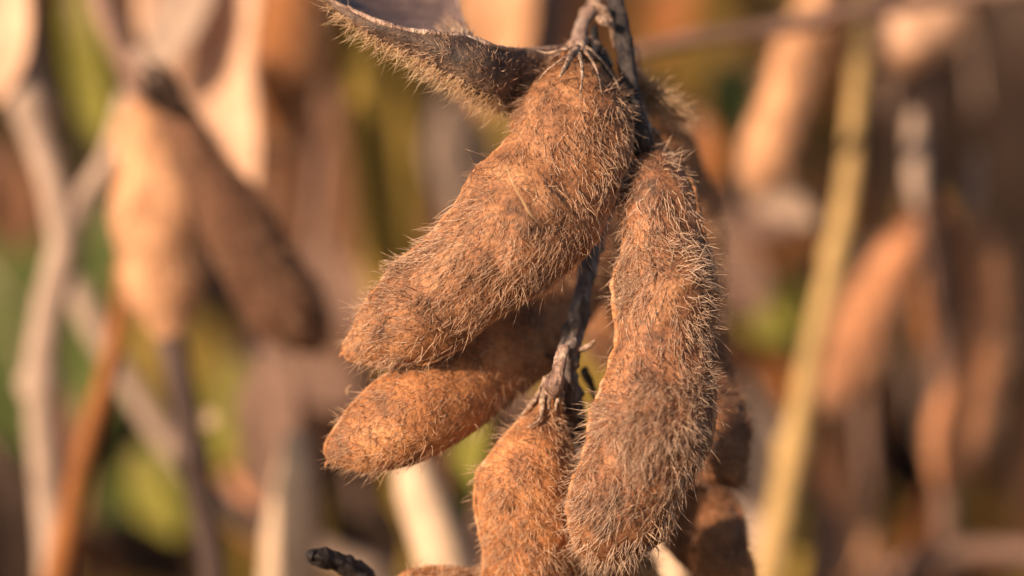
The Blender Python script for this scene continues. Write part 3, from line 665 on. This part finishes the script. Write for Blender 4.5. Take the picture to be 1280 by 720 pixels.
leaf('leaf shape painted dark brown for the shade at the upper right corner', [(1210, 30, 150, 10), (1220, 110, 150, 60), (1222, 210, 150, 64), (1216, 300, 150, 8)], B_DRK, 0.3, seed=30)  # corner shade put into the leaf colour
leaf('leaf shape painted near-black for the shaded gap between straw stem and brown stem', [(1110, 70, 120, 6), (1112, 140, 120, 26), (1108, 220, 120, 26), (1100, 300, 120, 5)], B_DRK, 0.3, seed=31)  # dark sheet standing for the shade between the two stems
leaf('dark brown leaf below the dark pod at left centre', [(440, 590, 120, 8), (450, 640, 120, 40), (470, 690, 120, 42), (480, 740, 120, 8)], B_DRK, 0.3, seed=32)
leaf('dark leaf left of the large pod behind the dark pod tip', [(410, 300, 150, 8), (412, 370, 150, 36), (408, 440, 150, 34), (404, 500, 150, 6)], B_BRN, 0.3, seed=33)
# further blurred clutter between the near neighbours
stem('thin pinkish stalk running down between straw stem and rust pod', [(1092, 300, 120, 8), (1088, 350, 120, 9), (1078, 420, 120, 10), (1084, 560, 120, 10), (1092, 780, 122, 11)], B_MAUVE, ground=True, seed=50)
stem('reddish thin stalk at the far lower right', [(1244, 300, 110, 8), (1250, 430, 110, 9), (1238, 560, 110, 10), (1226, 780, 112, 11)], B_RUST, ground=True, seed=51)
stem('narrow tan stalk leaning behind the dark brown pod tip', [(404, 180, 140, 8), (396, 300, 138, 10), (384, 420, 136, 11), (378, 560, 134, 11), (384, 780, 134, 12)], B_MAUVE, ground=True, seed=52)
leaf('curled brown leaf between the beige stem and orange stem', [(70, 470, 125, 6), (84, 530, 125, 26), (96, 590, 125, 30), (100, 660, 125, 6)], B_BRN, 0.5, seed=53, tilt=0.4)
leaf('dark crumpled leaf between the two olive stalks and the peach leaf', [(400, 100, 160, 6), (412, 170, 160, 34), (408, 250, 160, 36), (400, 320, 160, 6)], B_BRN, 0.5, seed=54)
leaf('small rust leaf just right of the golden pod end', [(870, 140, 110, 5), (876, 178, 110, 26), (868, 216, 110, 28), (858, 252, 110, 5)], B_RUST, 0.4, seed=55)
leaf('pale pink curled leaf under the orange slanting pod', [(930, 238, 98, 5), (962, 248, 98, 18), (996, 262, 98, 18), (1020, 282, 98, 4)], B_BEIGE, 0.5, seed=56, tilt=0.3)
leaf('leaf shape painted dark for the shade behind the foot of the brown stem', [(1130, 440, 135, 6), (1140, 500, 135, 34), (1136, 570, 135, 36), (1128, 640, 135, 6)], B_DRK, 0.3, seed=57)  # shade behind the stem foot put into the leaf colour
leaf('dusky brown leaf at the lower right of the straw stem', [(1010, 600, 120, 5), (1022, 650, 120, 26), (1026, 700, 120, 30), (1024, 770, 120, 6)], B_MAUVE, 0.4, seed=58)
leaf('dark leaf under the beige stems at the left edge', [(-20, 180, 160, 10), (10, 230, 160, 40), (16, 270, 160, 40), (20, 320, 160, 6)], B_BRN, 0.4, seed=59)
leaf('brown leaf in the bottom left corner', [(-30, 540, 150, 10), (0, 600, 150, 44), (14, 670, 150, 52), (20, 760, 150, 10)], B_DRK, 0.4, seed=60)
leaf('small dark withered cap at the top of the dark blurred pod', [(180, 84, 50, 8), (196, 100, 50, 20), (210, 122, 50, 20), (224, 144, 50, 6)], B_DRK, 0.5, name='withered_flower', cat='flower', seed=61, M=14, N=9)
leaf('pale cream leaf glimpsed at the bottom edge between the long pod and the lowest pod', [(812, 640, 55, 6), (822, 680, 55, 26), (826, 730, 55, 30), (826, 790, 55, 8)], B_CREAM, 0.3, seed=62, tilt=0.2)
leaf('soft green leaf at mid left behind the beige stems', [(20, 420, 150, 6), (40, 480, 150, 26), (36, 540, 150, 26), (30, 600, 150, 5)], B_GRN, 0.3, name='green_leaf', seed=63)
leaf('crumpled peach leaf low between the dark stem and peach stalk', [(286, 590, 110, 6), (300, 622, 110, 24), (322, 650, 110, 26), (340, 690, 110, 6)], B_DUSK, 0.6, seed=64, tilt=0.4)
leaf('tan curled leaf behind the rust coloured leaf at the top', [(392, -30, 125, 6), (394, 30, 125, 16), (386, 90, 125, 18), (372, 140, 125, 4)], B_DUSK, 0.6, seed=65, tilt=0.2)
leaf('darker green leaf behind the small yellow green one at bottom left', [(120, 500, 175, 10), (150, 560, 175, 60), (190, 640, 175, 66), (220, 710, 175, 10)], B_GRN, 0.3, name='green_leaf', seed=66)
leaf('pale pinkish leaf blurred under the split pod', [(560, 120, 145, 8), (574, 170, 145, 40), (580, 220, 145, 40), (570, 280, 145, 8)], B_BEIGE, 0.3, seed=67)
leaf('rust patch of leaf at the top right of the stem', [(840, -40, 180, 10), (836, 0, 180, 34), (826, 36, 180, 30), (816, 64, 180, 6)], B_RUST, 0.3, seed=68)
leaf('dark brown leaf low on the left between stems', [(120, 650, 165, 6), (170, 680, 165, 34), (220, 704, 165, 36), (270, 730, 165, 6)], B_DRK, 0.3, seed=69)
